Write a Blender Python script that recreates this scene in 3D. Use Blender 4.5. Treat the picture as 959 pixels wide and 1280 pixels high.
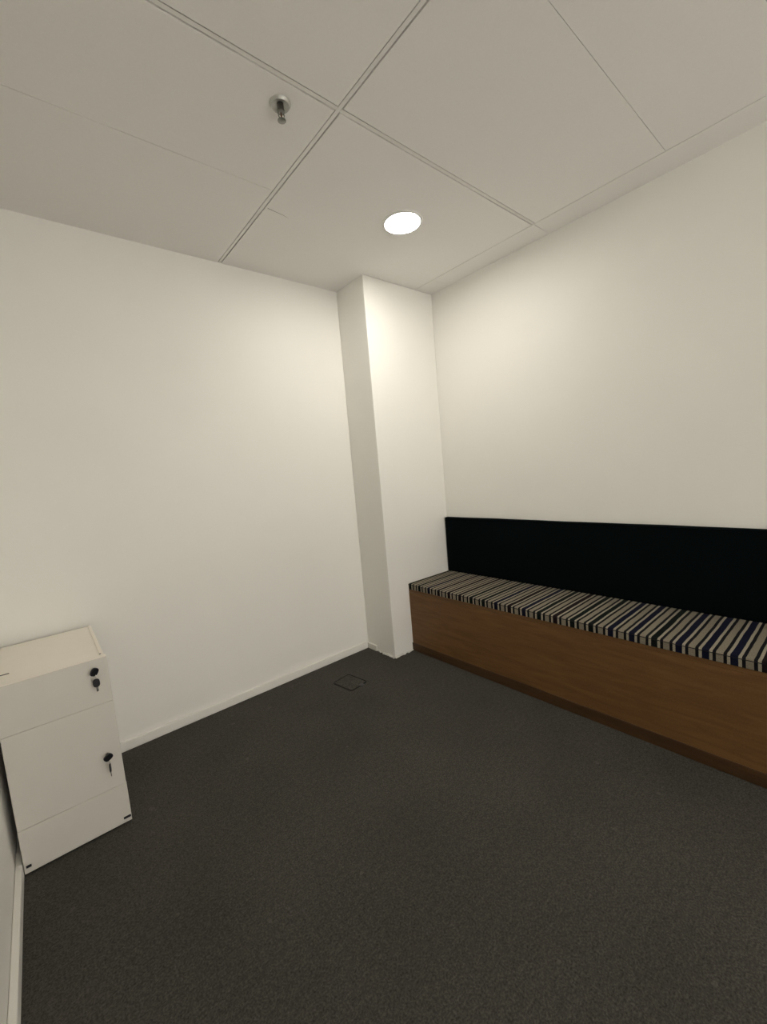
import bpy, bmesh, math, random
from mathutils import Vector, Matrix
random.seed(4)
for o in list(bpy.data.objects): bpy.data.objects.remove(o)
SC = bpy.context.scene
COL = SC.collection
S = 1.038                       # metres per fitted unit

# room (metres): z up, x along the back wall to the right, y away from the viewer
H = 2.3266*S; W = 2.3757*S; CA = .5833*S; CB = .2734*S
D = .4205*S; SEAT = .45*S; SEATB = .4118*S; BT = .8309*S; BD = .035*S
G1 = 1.3097*S; G2 = 1.1038*S; G3 = .154*S
YF = -5.20                      # wall behind the viewer
BB = .013                       # baseboard thickness
WX = -W-BB-.006                 # face of the left wall

# ---------------- camera
cd = bpy.data.cameras.new('camera'); cam = bpy.data.objects.new('camera', cd); COL.objects.link(cam)
cd.sensor_fit = 'VERTICAL'; cd.sensor_height = 24; cd.lens = 520.3/1280*24
cd.clip_start = .01
r = Vector((0.76069672, -0.6435681, -0.08462035)); u = Vector((0.12809226, 0.02103113, 0.99153924)); f = Vector((0.63634336, 0.76509986, -0.09843441))
m = Matrix((r, u, -f)).transposed().to_4x4(); m.translation = Vector((-2.2006, -2.226, 1.1866))*S
cam.matrix_world = m
SC.camera = cam
# ---------------- world and exposure
FILL = 5.5                       # fill light entering by the added opening behind the viewer
w = bpy.data.worlds.new('world'); SC.world = w; w.use_nodes = True
w.node_tree.nodes['Background'].inputs[0].default_value = (1, .955, .88, 1)
w.node_tree.nodes['Background'].inputs[1].default_value = FILL
SC.view_settings.view_transform = 'Standard'; SC.view_settings.look = 'None'
SC.view_settings.gamma = 1; SC.view_settings.use_curve_mapping = False
SC.view_settings.exposure = 0.0
LAMP = 112.0                    # emission of the downlight over the corner
LAMPCOL = (1, .955, .86)

# ---------------- materials
def lin(r, g, b):
    c = lambda v: (v/255/12.92) if v/255 <= .04045 else ((v/255+.055)/1.055)**2.4
    return (c(r), c(g), c(b), 1)
def mat(name, col, rough=.6, metal=0, spec=.5, noise=None, bump=None, emit=None, sheen=0, rvar=0):
    """noise=(scale, amount), bump=(scale, strength, distance)"""
    m = bpy.data.materials.new(name); m.use_nodes = True; nt = m.node_tree; n = nt.nodes; l = nt.links
    b = n['Principled BSDF']
    b.inputs['Roughness'].default_value = rough; b.inputs['Metallic'].default_value = metal
    b.inputs['Specular IOR Level'].default_value = spec
    if sheen: b.inputs['Sheen Weight'].default_value = sheen
    tc = n.new('ShaderNodeTexCoord')
    if noise:
        nz = n.new('ShaderNodeTexNoise'); nz.inputs['Scale'].default_value = noise[0]; nz.inputs['Detail'].default_value = 5
        l.new(tc.outputs['Object'], nz.inputs['Vector'])
        mr = n.new('ShaderNodeMapRange'); mr.inputs[1].default_value = .3; mr.inputs[2].default_value = .7
        mr.inputs[3].default_value = 1-noise[1]; mr.inputs[4].default_value = 1+noise[1]
        l.new(nz.outputs['Fac'], mr.inputs[0])
        mx = n.new('ShaderNodeVectorMath'); mx.operation = 'SCALE'; mx.inputs[0].default_value = col[:3]
        l.new(mr.outputs[0], mx.inputs['Scale']); l.new(mx.outputs[0], b.inputs['Base Color'])
    else: b.inputs['Base Color'].default_value = (*col[:3], 1)
    if bump:
        nb = n.new('ShaderNodeTexNoise'); nb.inputs['Scale'].default_value = bump[0]; nb.inputs['Detail'].default_value = 4
        l.new(tc.outputs['Object'], nb.inputs['Vector'])
        bp = n.new('ShaderNodeBump'); bp.inputs['Strength'].default_value = bump[1]; bp.inputs['Distance'].default_value = bump[2]
        l.new(nb.outputs['Fac'], bp.inputs['Height']); l.new(bp.outputs[0], b.inputs['Normal'])
    if emit:
        b.inputs['Emission Color'].default_value = (*emit[0], 1); b.inputs['Emission Strength'].default_value = emit[1]
    return m
M = {}
M['wall'] = mat('wall_paint', (.875, .86, .812), .55, noise=(2.2, .012), bump=(90, .12, .002))
M['ceil'] = mat('ceiling_tile', (.88, .86, .83), .8, noise=(160, .012), bump=(260, .12, .001))
M['tee'] = mat('ceiling_tee', (.82, .80, .77), .5)
M['void'] = mat('ceiling_void', (.03, .028, .025), .9)
M['trim'] = mat('trim_paint', (.82, .80, .75), .35, bump=(60, .05, .001))
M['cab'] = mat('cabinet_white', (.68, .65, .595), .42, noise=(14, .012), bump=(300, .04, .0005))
M['cabtop_lit'] = mat('cabinet_top_lit', (.93, .875, .78), .45, noise=(14, .01), bump=(300, .04, .0005))  # lighter than the front: lamp light on the top is put into its colour
M['gapd'] = mat('cabinet_dark', (.02, .018, .016), .6)
M['blk'] = mat('black_plastic', (.008, .008, .012), .4)
M['steel'] = mat('nickel', (.62, .6, .57), .25, 1)
M['chrome'] = mat('chrome', (.26, .255, .24), .3, 1)
M['satin'] = mat('satin_metal', (.50, .50, .47), .5, .8)
M['navy'] = mat('navy_fabric', (.0016, .0034, .0042), .95, spec=.06, noise=(350, .35), bump=(900, .5, .001))
M['piping'] = mat('dark_piping', (.012, .011, .014), .9, spec=.2)
M['diff'] = mat('lamp_diffuser', (.9, .9, .9), .5, emit=(LAMPCOL, LAMP))
M['ring'] = mat('lamp_ring', (.8, .79, .77), .4)
M['bulb'] = mat('sprinkler_bulb', (.10, .045, .02), .15)

def carpet():
    m = bpy.data.materials.new('carpet'); m.use_nodes = True; nt = m.node_tree; n = nt.nodes; l = nt.links
    b = n['Principled BSDF']; b.inputs['Roughness'].default_value = .95; b.inputs['Specular IOR Level'].default_value = .1
    tc = n.new('ShaderNodeTexCoord')
    def nz(sc, det, rgh=.5):
        a = n.new('ShaderNodeTexNoise'); a.inputs['Scale'].default_value = sc; a.inputs['Detail'].default_value = det
        a.inputs['Roughness'].default_value = rgh; l.new(tc.outputs['Object'], a.inputs['Vector']); return a
    fine = nz(185, 3, .75); mid = nz(60, 4, .6); big = nz(2.3, 4)
    def mr(a, lo, hi, o0, o1):
        r_ = n.new('ShaderNodeMapRange'); r_.inputs[1].default_value = lo; r_.inputs[2].default_value = hi
        r_.inputs[3].default_value = o0; r_.inputs[4].default_value = o1; l.new(a, r_.inputs[0]); return r_.outputs[0]
    def mul(a, b_):
        q = n.new('ShaderNodeMath'); q.operation = 'MULTIPLY'; l.new(a, q.inputs[0]); l.new(b_, q.inputs[1]); return q.outputs[0]
    k = mul(mul(mr(fine.outputs['Fac'], .3, .7, .42, 1.58), mr(mid.outputs['Fac'], .3, .7, .82, 1.18)), mr(big.outputs['Fac'], .3, .7, .88, 1.12))
    sc = n.new('ShaderNodeVectorMath'); sc.operation = 'SCALE'; sc.inputs[0].default_value = (.066, .063, .055)
    l.new(k, sc.inputs['Scale'])
    # a few pale bits of lint
    sp = nz(19, 1); lint = mr(sp.outputs['Fac'], .755, .775, 0, .3)
    mx = n.new('ShaderNodeMix'); mx.data_type = 'RGBA'; l.new(lint, mx.inputs[0]); l.new(sc.outputs[0], mx.inputs[6])
    mx.inputs[7].default_value = (.15, .14, .12, 1); l.new(mx.outputs[2], b.inputs['Base Color'])
    bp = n.new('ShaderNodeBump'); bp.inputs['Strength'].default_value = .8; bp.inputs['Distance'].default_value = .004
    l.new(fine.outputs['Fac'], bp.inputs['Height']); l.new(bp.outputs[0], b.inputs['Normal'])
    return m
M['carpet'] = carpet()

def wood(name, c1, c2, rough=.5):
    m = bpy.data.materials.new(name); m.use_nodes = True; nt = m.node_tree; n = nt.nodes; l = nt.links
    b = n['Principled BSDF']; b.inputs['Roughness'].default_value = rough; b.inputs['Specular IOR Level'].default_value = .3
    tc = n.new('ShaderNodeTexCoord'); mp = n.new('ShaderNodeMapping'); mp.inputs['Scale'].default_value = (6, 1.6, 14)
    l.new(tc.outputs['Object'], mp.inputs[0])
    a = n.new('ShaderNodeTexNoise'); a.inputs['Scale'].default_value = 3; a.inputs['Detail'].default_value = 8; a.inputs['Distortion'].default_value = .8
    l.new(mp.outputs[0], a.inputs['Vector'])
    g = n.new('ShaderNodeTexNoise'); g.inputs['Scale'].default_value = 170; g.inputs['Detail'].default_value = 3; l.new(tc.outputs['Object'], g.inputs['Vector'])
    add = n.new('ShaderNodeMath'); add.operation = 'MULTIPLY_ADD'; add.inputs[1].default_value = .5; l.new(g.outputs['Fac'], add.inputs[0]); l.new(a.outputs['Fac'], add.inputs[2])
    cr = n.new('ShaderNodeValToRGB'); cr.color_ramp.elements[0].position = .55; cr.color_ramp.elements[0].color = (*c1, 1)
    cr.color_ramp.elements[1].position = .95; cr.color_ramp.elements[1].color = (*c2, 1)
    l.new(add.outputs[0], cr.inputs[0]); l.new(cr.outputs[0], b.inputs['Base Color'])
    return m
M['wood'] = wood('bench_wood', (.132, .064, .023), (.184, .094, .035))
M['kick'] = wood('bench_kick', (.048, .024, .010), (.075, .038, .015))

def stripes():
    """woven stripes across the bench: bands in object y, repeating every 84 mm"""
    m = bpy.data.materials.new('striped_fabric'); m.use_nodes = True; nt = m.node_tree; n = nt.nodes; l = nt.links
    b = n['Principled BSDF']; b.inputs['Roughness'].default_value = .95; b.inputs['Specular IOR Level'].default_value = .1
    P = .081*S
    tc = n.new('ShaderNodeTexCoord'); sx = n.new('ShaderNodeSeparateXYZ'); l.new(tc.outputs['Object'], sx.inputs[0])
    wob = n.new('ShaderNodeTexNoise'); wob.inputs['Scale'].default_value = 9; l.new(tc.outputs['Object'], wob.inputs['Vector'])
    w1 = n.new('ShaderNodeMath'); w1.operation = 'MULTIPLY_ADD'; w1.inputs[1].default_value = .006; l.new(wob.outputs['Fac'], w1.inputs[0]); l.new(sx.outputs['Y'], w1.inputs[2])
    a1 = n.new('ShaderNodeMath'); a1.operation = 'MULTIPLY_ADD'; a1.inputs[1].default_value = -1/P; a1.inputs[2].default_value = (-1.784*S+.003)/P+100
    l.new(w1.outputs[0], a1.inputs[0])
    fr = n.new('ShaderNodeMath'); fr.operation = 'FRACT'; l.new(a1.outputs[0], fr.inputs[0])
    fl = n.new('ShaderNodeMath'); fl.operation = 'FLOOR'; l.new(a1.outputs[0], fl.inputs[0])
    cr = n.new('ShaderNodeValToRGB'); e = cr.color_ramp; e.interpolation = 'CONSTANT'
    cream = (.235, .205, .155, 1); pale = (.32, .285, .22, 1); black = (.008, .008, .010, 1); dark = (.008, .008, .014, 1)
    # fractions along one repeat
    bands = [(0, cream), (.255, black), (.38, pale), (.495, dark), (.76, pale), (.875, black)]
    while len(e.elements) > 1: e.elements.remove(e.elements[-1])
    e.elements[0].position = 0; e.elements[0].color = bands[0][1]
    for p_, c_ in bands[1:]:
        q = e.elements.new(p_); q.color = c_
    l.new(fr.outputs[0], cr.inputs[0])
    # each repeat's wide dark band leans to navy, green or brown
    wn = n.new('ShaderNodeTexWhiteNoise'); wn.noise_dimensions = '1D'; l.new(fl.outputs[0], wn.inputs['W'])
    gt = n.new('ShaderNodeMath'); gt.operation = 'GREATER_THAN'; gt.inputs[1].default_value = .495; l.new(fr.outputs[0], gt.inputs[0])
    lt = n.new('ShaderNodeMath'); lt.operation = 'LESS_THAN'; lt.inputs[1].default_value = .76; l.new(fr.outputs[0], lt.inputs[0])
    mu = n.new('ShaderNodeMath'); mu.operation = 'MULTIPLY'; l.new(gt.outputs[0], mu.inputs[0]); l.new(lt.outputs[0], mu.inputs[1])
    c2 = n.new('ShaderNodeValToRGB'); c2.color_ramp.interpolation = 'CONSTANT'
    c2.color_ramp.elements[0].color = (.006, .007, .020, 1); c2.color_ramp.elements[1].position = .4; c2.color_ramp.elements[1].color = (.006, .009, .008, 1)
    q = c2.color_ramp.elements.new(.7); q.color = (.013, .008, .009, 1)
    l.new(wn.outputs['Value'], c2.inputs[0])
    mx = n.new('ShaderNodeMix'); mx.data_type = 'RGBA'; l.new(mu.outputs[0], mx.inputs[0]); l.new(cr.outputs[0], mx.inputs[6]); l.new(c2.outputs[0], mx.inputs[7])
    nz = n.new('ShaderNodeTexNoise'); nz.inputs['Scale'].default_value = 300; nz.inputs['Detail'].default_value = 2; l.new(tc.outputs['Object'], nz.inputs['Vector'])
    mr = n.new('ShaderNodeMapRange'); mr.inputs[1].default_value = .3; mr.inputs[2].default_value = .7; mr.inputs[3].default_value = .78; mr.inputs[4].default_value = 1.2
    l.new(nz.outputs['Fac'], mr.inputs[0])
    vs = n.new('ShaderNodeVectorMath'); vs.operation = 'SCALE'; l.new(mx.outputs[2], vs.inputs[0]); l.new(mr.outputs[0], vs.inputs['Scale'])
    l.new(vs.outputs[0], b.inputs['Base Color'])
    bp = n.new('ShaderNodeBump'); bp.inputs['Strength'].default_value = .5; bp.inputs['Distance'].default_value = .001
    l.new(nz.outputs['Fac'], bp.inputs['Height']); l.new(bp.outputs[0], b.inputs['Normal'])
    return m
M['stripe'] = stripes()

# ---------------- mesh helpers (coordinates are absolute unless a parent is given, then local to it)
def box(bm, x0, x1, y0, y1, z0, z1, mi=0):
    x0, x1 = sorted((x0, x1)); y0, y1 = sorted((y0, y1)); z0, z1 = sorted((z0, z1))
    v = [bm.verts.new(p) for p in ((x0,y0,z0),(x1,y0,z0),(x1,y1,z0),(x0,y1,z0),(x0,y0,z1),(x1,y0,z1),(x1,y1,z1),(x0,y1,z1))]
    fs = [bm.faces.new([v[i] for i in q]) for q in ((0,3,2,1),(4,5,6,7),(0,1,5,4),(1,2,6,5),(2,3,7,6),(3,0,4,7))]
    for q in fs: q.material_index = mi
    return v
def lathe(bm, prof, seg=40, ctr=(0,0,0), axis='z'):
    rings = []
    for (rr, z) in prof:
        ring = []
        if rr < 1e-6:
            p = (0, 0, z)
            ring = [bm.verts.new(p)]
        else:
            for k in range(seg):
                a = 2*math.pi*k/seg; ring.append(bm.verts.new((rr*math.cos(a), rr*math.sin(a), z)))
        rings.append(ring)
    for a, b in zip(rings, rings[1:]):
        for k in range(seg):
            k2 = (k+1) % seg
            if len(a) == 1 and len(b) == 1: continue
            if len(a) == 1: bm.faces.new((a[0], b[k], b[k2]))
            elif len(b) == 1: bm.faces.new((a[k], a[k2], b[0]))
            else: bm.faces.new((a[k], a[k2], b[k2], b[k]))
    vs = [v for r_ in rings for v in r_]
    for v in vs:
        x, y, z = v.co
        if axis == 'y': v.co = (x, -z, y)
        v.co += Vector(ctr)
    return vs
def tube(bm, pts, rad, seg=10, closed=False):
    pts = [Vector(p) for p in pts]; n_ = len(pts); rings = []
    for i, p in enumerate(pts):
        t = (pts[(i+1) % n_]-pts[i-1]) if closed else (pts[min(i+1, n_-1)]-pts[max(i-1, 0)])
        t.normalize(); ref = Vector((0,0,1)) if abs(t.z) < .9 else Vector((1,0,0))
        a = t.cross(ref).normalized(); b = t.cross(a)
        rings.append([bm.verts.new(p+rad*(math.cos(2*math.pi*k/seg)*a+math.sin(2*math.pi*k/seg)*b)) for k in range(seg)])
    rng = range(n_) if closed else range(n_-1)
    for i in rng:
        A, B = rings[i], rings[(i+1) % n_]
        for k in range(seg): bm.faces.new((A[k], A[(k+1) % seg], B[(k+1) % seg], B[k]))
    if not closed:
        bm.faces.new(rings[0][::-1]); bm.faces.new(rings[-1])
def obj(name, bm, mats, parent=None, loc=(0,0,0), bev=0, seg=2, smooth=False, origin=None):
    """origin: move the mesh so this point is its object's origin"""
    if origin is not None:
        for v in bm.verts: v.co -= Vector(origin)
        loc = origin
    bmesh.ops.recalc_face_normals(bm, faces=bm.faces)
    me = bpy.data.meshes.new(name); bm.to_mesh(me); bm.free()
    for q in (mats if isinstance(mats, (list, tuple)) else [mats]): me.materials.append(q)
    o = bpy.data.objects.new(name, me); COL.objects.link(o); o.location = loc
    if parent: o.parent = parent
    if bev:
        md = o.modifiers.new('bevel', 'BEVEL'); md.width = bev; md.segments = seg; md.limit_method = 'ANGLE'; md.angle_limit = math.radians(40)
    if smooth or bev:
        for p in me.polygons: p.use_smooth = True
        try: me.set_sharp_from_angle(angle=math.radians(42))
        except Exception: pass
    return o
def bx(name, dims, mt, parent=None, **k):
    bm = bmesh.new(); box(bm, *dims); return obj(name, bm, mt, parent, **k)
def thing(name, label, cat, loc=(0,0,0), group=None):
    o = bpy.data.objects.new(name, None); COL.objects.link(o); o.location = loc; o.empty_display_size = .05
    o['label'] = label; o['category'] = cat
    if group: o['group'] = group
    return o
def tag(o, label, cat):
    o['label'] = label; o['category'] = cat; return o
def struct(o, label=None):
    o['kind'] = 'structure'
    if label: o['label'] = label
    return o

# ---------------- structure
T = .12
struct(bx('floor', (WX-T, T, YF-T, T, -.1, 0), M['carpet']), 'dark grey speckled carpet floor')
struct(bx('wall_back', (WX-T, T, 0, T, 0, H+.1), M['wall']), 'plain cream painted wall left of the column')
struct(bx('wall_right', (0, T, YF-T, -.0005, 0, H+.1), M['wall']), 'plain cream painted wall above the bench')
struct(bx('wall_left', (WX-T, WX, YF, -.0005, 0, H+.1), M['wall']), 'sliver of painted wall at the lower left edge beside the cabinet')
WA, WB, WZ0, WZ1 = -2.2, -.25, .15, 2.0      # unseen opening added in the wall behind the viewer for fill light
bm = bmesh.new()
box(bm, WX-T, WA, YF-T, YF-.0005, 0, H+.1); box(bm, WB, -.0005, YF-T, YF-.0005, 0, H+.1)
box(bm, WA, WB, YF-T, YF-.0005, 0, WZ0); box(bm, WA, WB, YF-T, YF-.0005, WZ1, H+.1)
struct(obj('wall_front', bm, M['wall']), 'painted wall with an added fill-light opening behind the viewer')
bm = bmesh.new()
for d_ in ((WA, WA+.04, WZ0, WZ1), (WB-.04, WB, WZ0, WZ1), (WA+.04, WB-.04, WZ0, WZ0+.04), (WA+.04, WB-.04, WZ1-.04, WZ1), ((WA+WB)/2-.02, (WA+WB)/2+.02, WZ0+.04, WZ1-.04)):
    box(bm, d_[0], d_[1], YF-.08, YF-.03, d_[2], d_[3])
struct(obj('fill_opening_1', bm, M['trim']), 'white frame of the added fill-light opening behind the viewer')
struct(bx('wall_column', (-CA, -.0008, -CB, -.0008, .0005, H-.0005), M['wall'], bev=.004), 'cream boxed column in the corner between the two walls')

# ceiling: tiles with fine joints, dark void above, tee bars
bm = bmesh.new()
g = .0011; t2 = .0065; tg = .0044   # half joint, half tee, shadow gap beside a tee
# tile columns: (x0, x1, inset at x0, inset at x1), rows by column
Lx0, Lx1 = WX, -G1
rows_left = [(0, -.651*S, 0, g), (-.651*S, -G2, g, t2+tg), (-G2, -G2-1.2, t2+tg, t2+tg), (-G2-1.2, -G2-2.4, t2+tg, t2+tg), (-G2-2.4, YF, t2+tg, 0)]
rows_mid = [(0, -G2, 0, t2+tg), (-G2, -1.664*S, t2+tg, .0007), (-1.664*S, -G2-1.2, .0007, t2+tg), (-G2-1.2, -G2-2.4, t2+tg, t2+tg), (-G2-2.4, YF, t2+tg, 0)]
rows_strip = [(0, -.44*S, 0, g), (-.44*S, -G2, g, g), (-G2, -G2-1.2, g, g), (-G2-1.2, -G2-2.4, g, g), (-G2-2.4, YF, g, 0)]
TH = .018
for rows, x0, x1, i0, i1 in ((rows_left, WX, -G1, 0, t2+tg), (rows_mid, -G1, -G3, t2+tg, .0018), (rows_strip, -G3, 0, .0018, 0)):
    for (ya, yb, ia, ib) in rows:
        box(bm, x0+i0, x1-i1, yb+ib, ya-ia, H, H+TH, 0)
box(bm, WX, 0, YF, 0, H+TH, H+.06, 1)
struct(obj('ceiling', bm, [M['ceil'], M['void']]), 'white tiled suspended ceiling')
struct(bx('trim_1', (-G1-t2, -G1+t2, YF, 0, H+.0015, H+TH-.0005), M['tee']), 'pale ceiling tee bar running towards the back wall')
bm = bmesh.new()
for (xa, xb) in ((WX, -G1-t2-.0005), (-G1+t2+.0005, -G3)):
    box(bm, xa, xb, -G2-t2, -G2+t2, H+.0015, H+TH-.0005); box(bm, xa, xb, -G2-1.2-t2, -G2-1.2+t2, H+.0015, H+TH-.0005); box(bm, xa, xb, -G2-2.4-t2, -G2-2.4+t2, H+.0015, H+TH-.0005)
struct(obj('trim_2', bm, M['tee']), 'pale ceiling tee bars crossing towards the bench wall')
# short hairline crack in the tile beside the tee
bm = bmesh.new(); pts = [(-1.290*S, -.540*S), (-1.25*S, -.535*S), (-1.215*S, -.531*S), (-1.185*S, -.524*S)]
for i, (a, b) in enumerate(zip(pts, pts[1:])):
    hw = .0016-.0004*i
    v = [bm.verts.new(p) for p in ((a[0], a[1]-hw, H-.0003), (b[0], b[1]-hw+.0004, H-.0003), (b[0], b[1]+hw-.0004, H-.0003), (a[0], a[1]+hw, H-.0003))]
    bm.faces.new(v)
struct(obj('trim_3', bm, mat('crack', (.2, .18, .15), .9)), 'short dark crack in the ceiling tile beside the tee bar')

# baseboards
bh = .048
def board(name, dims, label):
    return struct(bx(name, dims, M['trim'], bev=.003), label)
board('baseboard_back', (WX+BB+.001, -CA-BB-.001, -BB, -.0005, .001, bh), 'low white baseboard along the back wall')
board('baseboard_column', (-CA-BB, -CA-.0005, -.105, -.0005, .001, bh*.86), 'short end of white baseboard on the column side')
board('baseboard_left', (WX+.0005, -W, YF+.001, -.0005, .001, bh), 'white baseboard on the near left wall')
# ragged white filler under the column edge
bm = bmesh.new(); rnd = random.Random(3)
def ragged(p0, p1, nrm, n_):
    for i in range(n_):
        t0, t1 = i/n_, (i+1)/n_
        a = Vector(p0).lerp(Vector(p1), t0); b = Vector(p0).lerp(Vector(p1), t1); d = rnd.uniform(.001, .013); hh = rnd.uniform(.003, .016)
        x0, x1 = sorted((a.x, b.x)); y0, y1 = sorted((a.y, b.y))
        if nrm == 'x': box(bm, x0-d, x0-.0005, y0, y1, .0008, hh)
        else: box(bm, x0, x1, y0-d, y0-.0005, .0008, hh)
ragged((-CA, -.108, 0), (-CA, -CB, 0), 'x', 14)
ragged((-CA, -CB, 0), (-D-.006, -CB, 0), 'y', 9)
struct(obj('trim_4', bm, M['trim'], bev=.001), 'ragged white filler at the foot of the column')

# ---------------- bench
YE = -3.73
bench = thing('bench', 'long brown wooden box bench built along the right wall', 'bench', (-D/2, (-CB+YE)/2, 0))
BO = Vector(bench.location)
def bpart(name, dims, mt, **k):
    bm = bmesh.new(); box(bm, *dims)
    for v in bm.verts: v.co -= BO
    return obj(name, bm, mt, bench, **k)
y0b, y1b = YE, -CB-.001
bpart('front_panel', (-D, -D+.018, y0b, y1b, .001, SEATB-.019), M['wood'], bev=.0015)
bpart('top_board', (-D, -.002, y0b, y1b, SEATB-.0185, SEATB-.001), M['wood'], bev=.0015)
bpart('end_panel', (-D+.0185, -.002, y1b-.018, y1b, .001, SEATB-.019), M['wood'])
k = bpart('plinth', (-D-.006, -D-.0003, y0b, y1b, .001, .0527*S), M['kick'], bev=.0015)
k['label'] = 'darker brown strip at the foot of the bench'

def cushion(name, x0, x1, y0, y1, z0, z1, rad, mt, ny=160, wob=.0015, seed=1):
    """rounded long cushion, section in x-z swept along y, gently uneven"""
    rn = random.Random(seed); ph = [rn.uniform(0, 6.28) for _ in range(6)]
    sec = []
    for cx_, cz_, a0 in ((x1-rad, z1-rad, 0), (x0+rad, z1-rad, 90), (x0+rad, z0+rad*.5, 180), (x1-rad, z0+rad*.5, 270)):
        rr = rad if a0 < 180 else rad*.5
        cxx = cx_ if a0 < 180 else (x0+rr if a0 == 180 else x1-rr)
        for s_ in range(5):
            a = math.radians(a0+90*s_/4); sec.append((cxx+rr*math.cos(a), cz_+rr*math.sin(a)))
    bm = bmesh.new(); rings = []
    cxm, czm = (x0+x1)/2, (z0+z1)/2
    e = rad*.8
    ys = [y0, y0+e*.15, y0+e*.45, y0+e] + [y0+e+(y1-y0-2*e)*i/ny for i in range(1, ny)] + [y1-e, y1-e*.45, y1-e*.15, y1]
    def inset(y):
        d = min(y-y0, y1-y)
        return 0 if d >= e else e*(1-math.sqrt(max(0, 1-((e-d)/e)**2)))*.9
    for y in ys:
        ins = inset(y); ring = []
        for (x, z) in sec:
            xx = x+(ins if x < cxm else -ins)*.6
            zz = z-(ins if z > czm else 0)
            if z > czm: zz -= wob*(.5+.5*math.sin(7*y+ph[0]+3*x))+wob*.5*(.5+.5*math.sin(19*y+ph[1]))
            if x < cxm: xx += wob*.6*(.5+.5*math.sin(9*y+ph[2]+z*8))
            ring.append(bm.verts.new((xx, y, zz)))
        rings.append(ring)
    n_ = len(sec)
    for A, B in zip(rings, rings[1:]):
        for q in range(n_): bm.faces.new((A[q], A[(q+1) % n_], B[(q+1) % n_], B[q]))
    bm.faces.new(rings[0]); bm.faces.new(rings[-1][::-1])
    return obj(name, bm, mt, smooth=True)
seat = cushion('seat_cushion', -D-.004, -.002, YE+.002, -CB-.003, SEATB, SEAT, .007, M['stripe'], wob=.0012)
tag(seat, 'thin flat seat cushion with cream, navy and black stripes lying on the wooden bench', 'seat cushion')
bm = bmesh.new()
tube(bm, [(-D-.0046, -CB-.006-(-CB-.006-YE-.01)*i/60, SEAT-.0075) for i in range(61)], .0016, 8)
pp = obj('piping', bm, M['piping'], seat, smooth=True); pp['label'] = 'dark piped seam along the front edge'
back = cushion('backrest_cushion', -BD, -.001, YE+.002, -.2758*S-.004, SEAT+.0005, BT, .010, M['navy'], wob=.0015, seed=5)
tag(back, 'long dark navy fabric backrest cushion against the right wall above the striped seat', 'backrest cushion')
bm = bmesh.new()
tube(bm, [(-BD-.0002, -CB-.016-(-CB-.016-YE-.012)*i/60, BT-.008) for i in range(61)], .0018, 8)
obj('piping', bm, M['navy'], back, smooth=True)

# ---------------- cabinet
cx0, cx1 = -W+.002, -2.0764*S; cyf, cyb = -.5009*S, -.0311*S; ch = .6258*S; z0 = .007
cab = thing('cabinet', 'small white three-drawer pedestal cabinet in the left corner with keys in its locks', 'cabinet', ((cx0+cx1)/2, (cyf+cyb)/2, 0))
CO = Vector(cab.location)
def cpart(name, dims, mt, parent=cab, off=Vector((0, 0, 0)), **k):
    bm = bmesh.new(); box(bm, *dims)
    for v in bm.verts: v.co -= CO
    return obj(name, bm, mt, parent, **k)
ft = .018; cr_ = cx1-.005       # front thickness, carcass right face stands back behind the fronts
cpart('side_panel', (cx0+.001, cx0+.017, cyf+ft+.001, cyb, z0, ch-.018), M['cab'], bev=.001)
cpart('side_panel', (cr_-.016, cr_, cyf+ft+.001, cyb, z0, ch-.018), M['cab'], bev=.001)
cpart('back_panel', (cx0+.0175, cr_-.0165, cyb-.008, cyb, z0, ch-.018), M['cab'])
cpart('bottom_panel', (cx0+.0175, cr_-.0165, cyf+ft+.001, cyb-.0085, z0, z0+.016), M['cab'])
cpart('top_panel', (cx0+.001, cr_, cyf+ft+.001, cyb, ch-.0175, ch), M['cabtop_lit'], bev=.0015)
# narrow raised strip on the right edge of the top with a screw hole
cpart('edge_strip', (cr_-.012, cr_, cyf+ft+.001, cyb, ch+.0003, ch+.0028), M['cabtop_lit'], bev=.001)
bm = bmesh.new(); lathe(bm, [(0, .0008), (.0035, .0008), (.0035, 0)], 16, Vector((cr_-.010, cyf+.038, ch+.0030))-CO)
q = obj('screw', bm, M['gapd'], cab); q['label'] = 'small dark screw on the top'
cpart('slot', (cx0+.004, cx0+.040, -.385*S-.003, -.385*S+.003, ch+.0002, ch+.0012), M['gapd'])['label'] = 'dark slot near the left edge of the top'
seams = [z0, .152*S, .465*S, ch+.001]
fronts = []
for i in range(3):
    za, zb = seams[i], seams[i+1]
    xr = cx1+(.0012 if i == 0 else 0)
    fronts.append(cpart('drawer_front', (cx0, xr, cyf-(.001 if i == 0 else 0), cyf+ft, za+(.0003 if i else 0), zb-(.0003 if i < 2 else 0)), M['cab'], bev=.0012))
o = cpart('lit_edge', (cx0, cx1, cyf, cyf+ft, seams[3]+.0001, seams[3]+.0014), M['cabtop_lit'], fronts[2]); o['label'] = 'thin added strip along the top of the drawer front, coloured as lit'  # strip added to show the front's upper edge in the lit colour
# dark blocks for the notches at the foot of the lowest front
for (xa, xb, zc) in ((cx0+.006, cx0+.020, .030), (cx1-.024, cx1-.001, .026)):
    bm = bmesh.new(); box(bm, xa, xb, cyf-.0035, cyf-.0012, zc-.004, zc+.005)
    for v in bm.verts: v.co -= CO
    o = obj('corner_notch', bm, M['blk'], fronts[0], bev=.001)
    o['label'] = 'dark notch at the lower corner'
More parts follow.
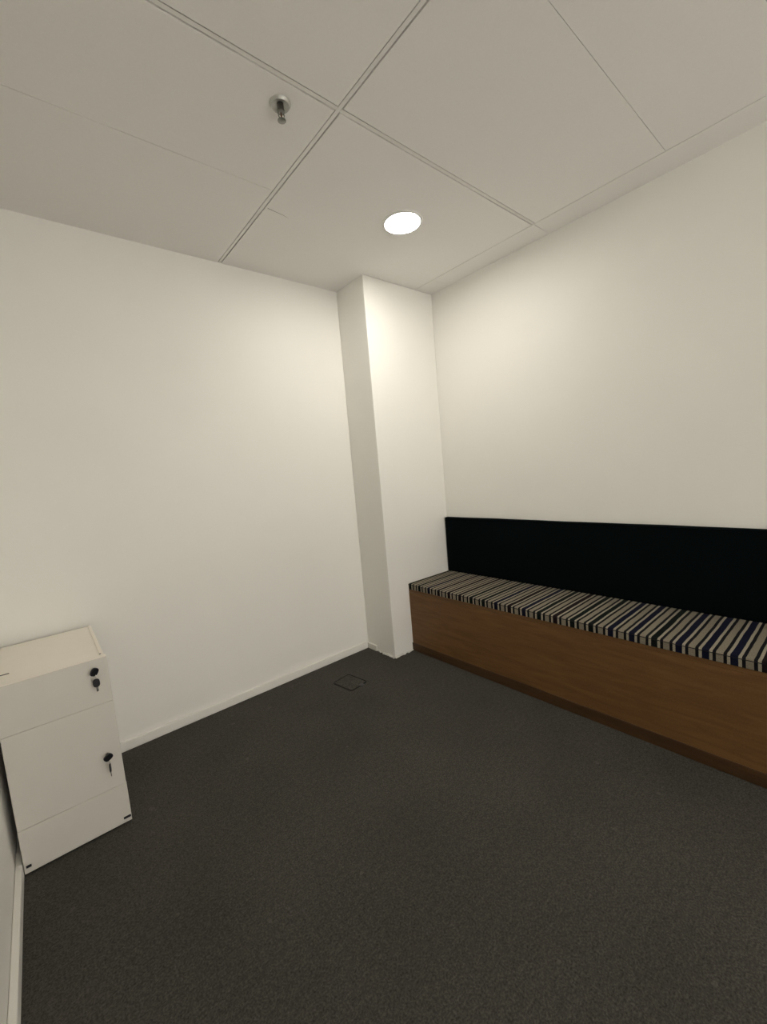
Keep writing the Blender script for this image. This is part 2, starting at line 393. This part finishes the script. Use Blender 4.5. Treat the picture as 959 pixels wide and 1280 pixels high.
# feet
for (xa, ya) in ((cx0+.03, cyf+.04), (cx1-.04, cyf+.04), (cx0+.03, cyb-.04), (cx1-.04, cyb-.04)):
    bm = bmesh.new(); lathe(bm, [(0, 0), (.014, 0), (.014, z0-.0005), (0, z0-.0005)], 20, Vector((xa, ya, .0003))-CO); obj('foot', bm, M['blk'], cab)
def lock(zc, xc, front):
    bm = bmesh.new(); lathe(bm, [(0, .0012), (.0075, .0012), (.0085, .0004), (.0085, -.0005)], 28, Vector((xc, cyf, zc))-CO, 'y')
    o = obj('lock', bm, M['steel'], front, smooth=True); o['label'] = 'round metal lock'
    return o
def keyset(zc, xc, label, tilt, swing, edge):
    """a key in the lock with its ring, and a second key hanging from the ring"""
    t = thing('key', label, 'key', (xc, cyf-.002, zc), group=None)
    # blade in the lock, with the bow (head) outside
    bm = bmesh.new(); box(bm, -.0032, .0032, -.010, .0004, -.0011, .0011)
    o = obj('key_blade', bm, M['steel'], t, bev=.0004); o.rotation_euler = (0, tilt, 0)
    def bow(bm, w_, h_, th, cz, axis_thin='x'):
        n_ = 24; ring = []
        for sgn in (-1, 1):
            rg = []
            for q in range(n_):
                a = 2*math.pi*q/n_; ca, sa = math.cos(a), math.sin(a)
                x = w_*math.copysign(abs(ca)**.75, ca); z = h_*math.copysign(abs(sa)**.75, sa)
                rg.append(bm.verts.new((x, sgn*th/2, z+cz)))
            ring.append(rg)
        bm.faces.new(ring[0]); bm.faces.new(ring[1][::-1])
        for q in range(n_): bm.faces.new((ring[0][q], ring[0][(q+1) % n_], ring[1][(q+1) % n_], ring[1][q]))
    bm = bmesh.new(); bow(bm, .0125, .0145, .006, 0)
    for v in bm.verts: v.co = Vector((v.co.x, v.co.y, v.co.z))
    # the bow stands out from the lock: turn it so that its plane holds the blade's axis
    bmesh.ops.rotate(bm, verts=bm.verts, matrix=Matrix.Rotation(math.radians(edge), 3, 'Z'))
    bmesh.ops.translate(bm, verts=bm.verts, vec=(0, -.0185, 0))
    o = obj('key_head', bm, M['blk'], t, bev=.0012); o.rotation_euler = (0, tilt, 0); o['label'] = 'black plastic key head'
    bm = bmesh.new()
    tube(bm, [(.0015, -.022+.009*math.cos(a), -.0165+.009*math.sin(a)) for a in [2*math.pi*q/28 for q in range(28)]], .0009, 8, True)
    obj('key_ring', bm, M['steel'], t, smooth=True)
    bm = bmesh.new(); bow(bm, .0105, .0150, .005, -.039)
    bmesh.ops.rotate(bm, verts=bm.verts, matrix=Matrix.Rotation(math.radians(swing), 3, 'Z'))
    bmesh.ops.translate(bm, verts=bm.verts, vec=(.001, -.022, 0))
    o = obj('spare_key_head', bm, M['blk'], t, bev=.0012); o['label'] = 'black head of the key hanging from the ring'
    bm = bmesh.new(); box(bm, -.0028, .0028, -.001, .001, -.070, -.0505)
    for q in range(3): box(bm, .0028, .0042, -.001, .001, -.067+.005*q, -.0645+.005*q)
    bmesh.ops.rotate(bm, verts=bm.verts, matrix=Matrix.Rotation(math.radians(swing), 3, 'Z'))
    bmesh.ops.translate(bm, verts=bm.verts, vec=(.001, -.022, 0))
    obj('spare_key_blade', bm, M['steel'], t)
    return t
lock(.590*S, -2.118*S, fronts[2]); lock(.279*S, -2.117*S, fronts[1])
keyset(.590*S, -2.118*S, 'upper pair of black-headed keys hanging from the lock near the top of the white cabinet', .5, 0, 20)
keyset(.279*S, -2.117*S, 'lower pair of black-headed keys hanging from the lock halfway down the white cabinet', .95, 80, 15)

# ---------------- downlights
def downlight(x, y, mt, label, rd=.086):
    t = thing('ceiling_light', label, 'ceiling light', (x, y, H))
    bm = bmesh.new(); lathe(bm, [(rd, -.0005), (rd+.014, -.0005), (rd+.012, -.005), (rd+.004, -.0075), (rd, -.006), (rd, -.0005)], 64)
    obj('trim_ring', bm, M['ring'], t, smooth=True)
    bm = bmesh.new(); lathe(bm, [(0, -.0045), (rd-.0005, -.004)], 64); 
    o = obj('diffuser', bm, mt, t); o['label'] = 'glowing round diffuser'
    return t
downlight(-.726*S, -.770*S, M['diff'], 'bright round recessed downlight in the ceiling near the column')

# ---------------- sprinkler
sp = thing('fire_sprinkler', 'small chrome pendant fire sprinkler hanging from the ceiling tile left of the tee bars', 'sprinkler', (-1.471*S, -1.022*S, H))
bm = bmesh.new(); lathe(bm, [(.012, -.002), (.020, -.003), (.026, -.009), (.0285, -.009), (.031, -.004), (.034, -.0005)], 48)
o = obj('escutcheon', bm, M['satin'], sp, smooth=True)
bm = bmesh.new(); lathe(bm, [(0, 0), (.0105, 0), (.0105, -.020), (.0118, -.020), (.0118, -.026), (.008, -.026), (0, -.026)], 24)
obj('body', bm, M['chrome'], sp, smooth=True)
bm = bmesh.new()
for sg in (-1, 1): tube(bm, [(sg*.008, 0, -.025), (sg*.0105, 0, -.032), (sg*.009, 0, -.041), (sg*.003, 0, -.047), (0, 0, -.048)], .0019, 8)
obj('frame_arm', bm, M['chrome'], sp, smooth=True)
bm = bmesh.new(); lathe(bm, [(0, -.026), (.0022, -.027), (.0026, -.036), (.0016, -.046), (0, -.047)], 14); obj('glass_bulb', bm, M['bulb'], sp, smooth=True)
bm = bmesh.new(); lathe(bm, [(0, -.048), (.013, -.049), (.0135, -.0505), (.006, -.052), (0, -.054)], 24); obj('deflector', bm, M['chrome'], sp, smooth=True)

# ---------------- floor box
fb = thing('floor_box', 'square carpet-covered floor socket box with a dark cable hole near the back wall', 'floor box', (-.955*S, -.300*S, 0))
hx, hy = .062, .078
def rrect(hx, hy, r_, n_=6):
    pts = []
    for cx_, cy_, a0 in ((hx-r_, hy-r_, 0), (-hx+r_, hy-r_, 90), (-hx+r_, -hy+r_, 180), (hx-r_, -hy+r_, 270)):
        for q in range(n_+1):
            a = math.radians(a0+90*q/n_); pts.append((cx_+r_*math.cos(a), cy_+r_*math.sin(a)))
    return pts
bm = bmesh.new(); A = rrect(hx+.005, hy+.005, .016); B = rrect(hx, hy, .012)
va = [[bm.verts.new((x, y, z)) for x, y in R_] for R_, z in ((A, .0005), (A, .0035), (B, .0040), (B, .0005))]
n_ = len(A)
for a, b in zip(va, va[1:]):
    for q in range(n_): bm.faces.new((a[q], a[(q+1) % n_], b[(q+1) % n_], b[q]))
o = obj('frame', bm, mat('floor_box_frame', (.008, .008, .007), .8), fb); o['label'] = 'dark rim of the floor box'
bm = bmesh.new(); B = rrect(hx-.003, hy-.003, .010); lo = [bm.verts.new((x, y, .0005)) for x, y in B]; hi = [bm.verts.new((x, y, .0035)) for x, y in B]
bm.faces.new(hi); bm.faces.new(lo[::-1])
for q in range(n_): bm.faces.new((lo[q], lo[(q+1) % n_], hi[(q+1) % n_], hi[q]))
obj('lid', bm, M['carpet'], fb)
bm = bmesh.new(); box(bm, -.014, .016, -hy-.018, -hy+.010, .0042, .0068); o = obj('cable_hatch', bm, M['blk'], fb, bev=.0012); o['label'] = 'small black cable hatch'
o.location = (-.006, -.006, 0); o.rotation_euler = (0, 0, math.radians(12))
fb.rotation_euler = (0, 0, math.radians(8))
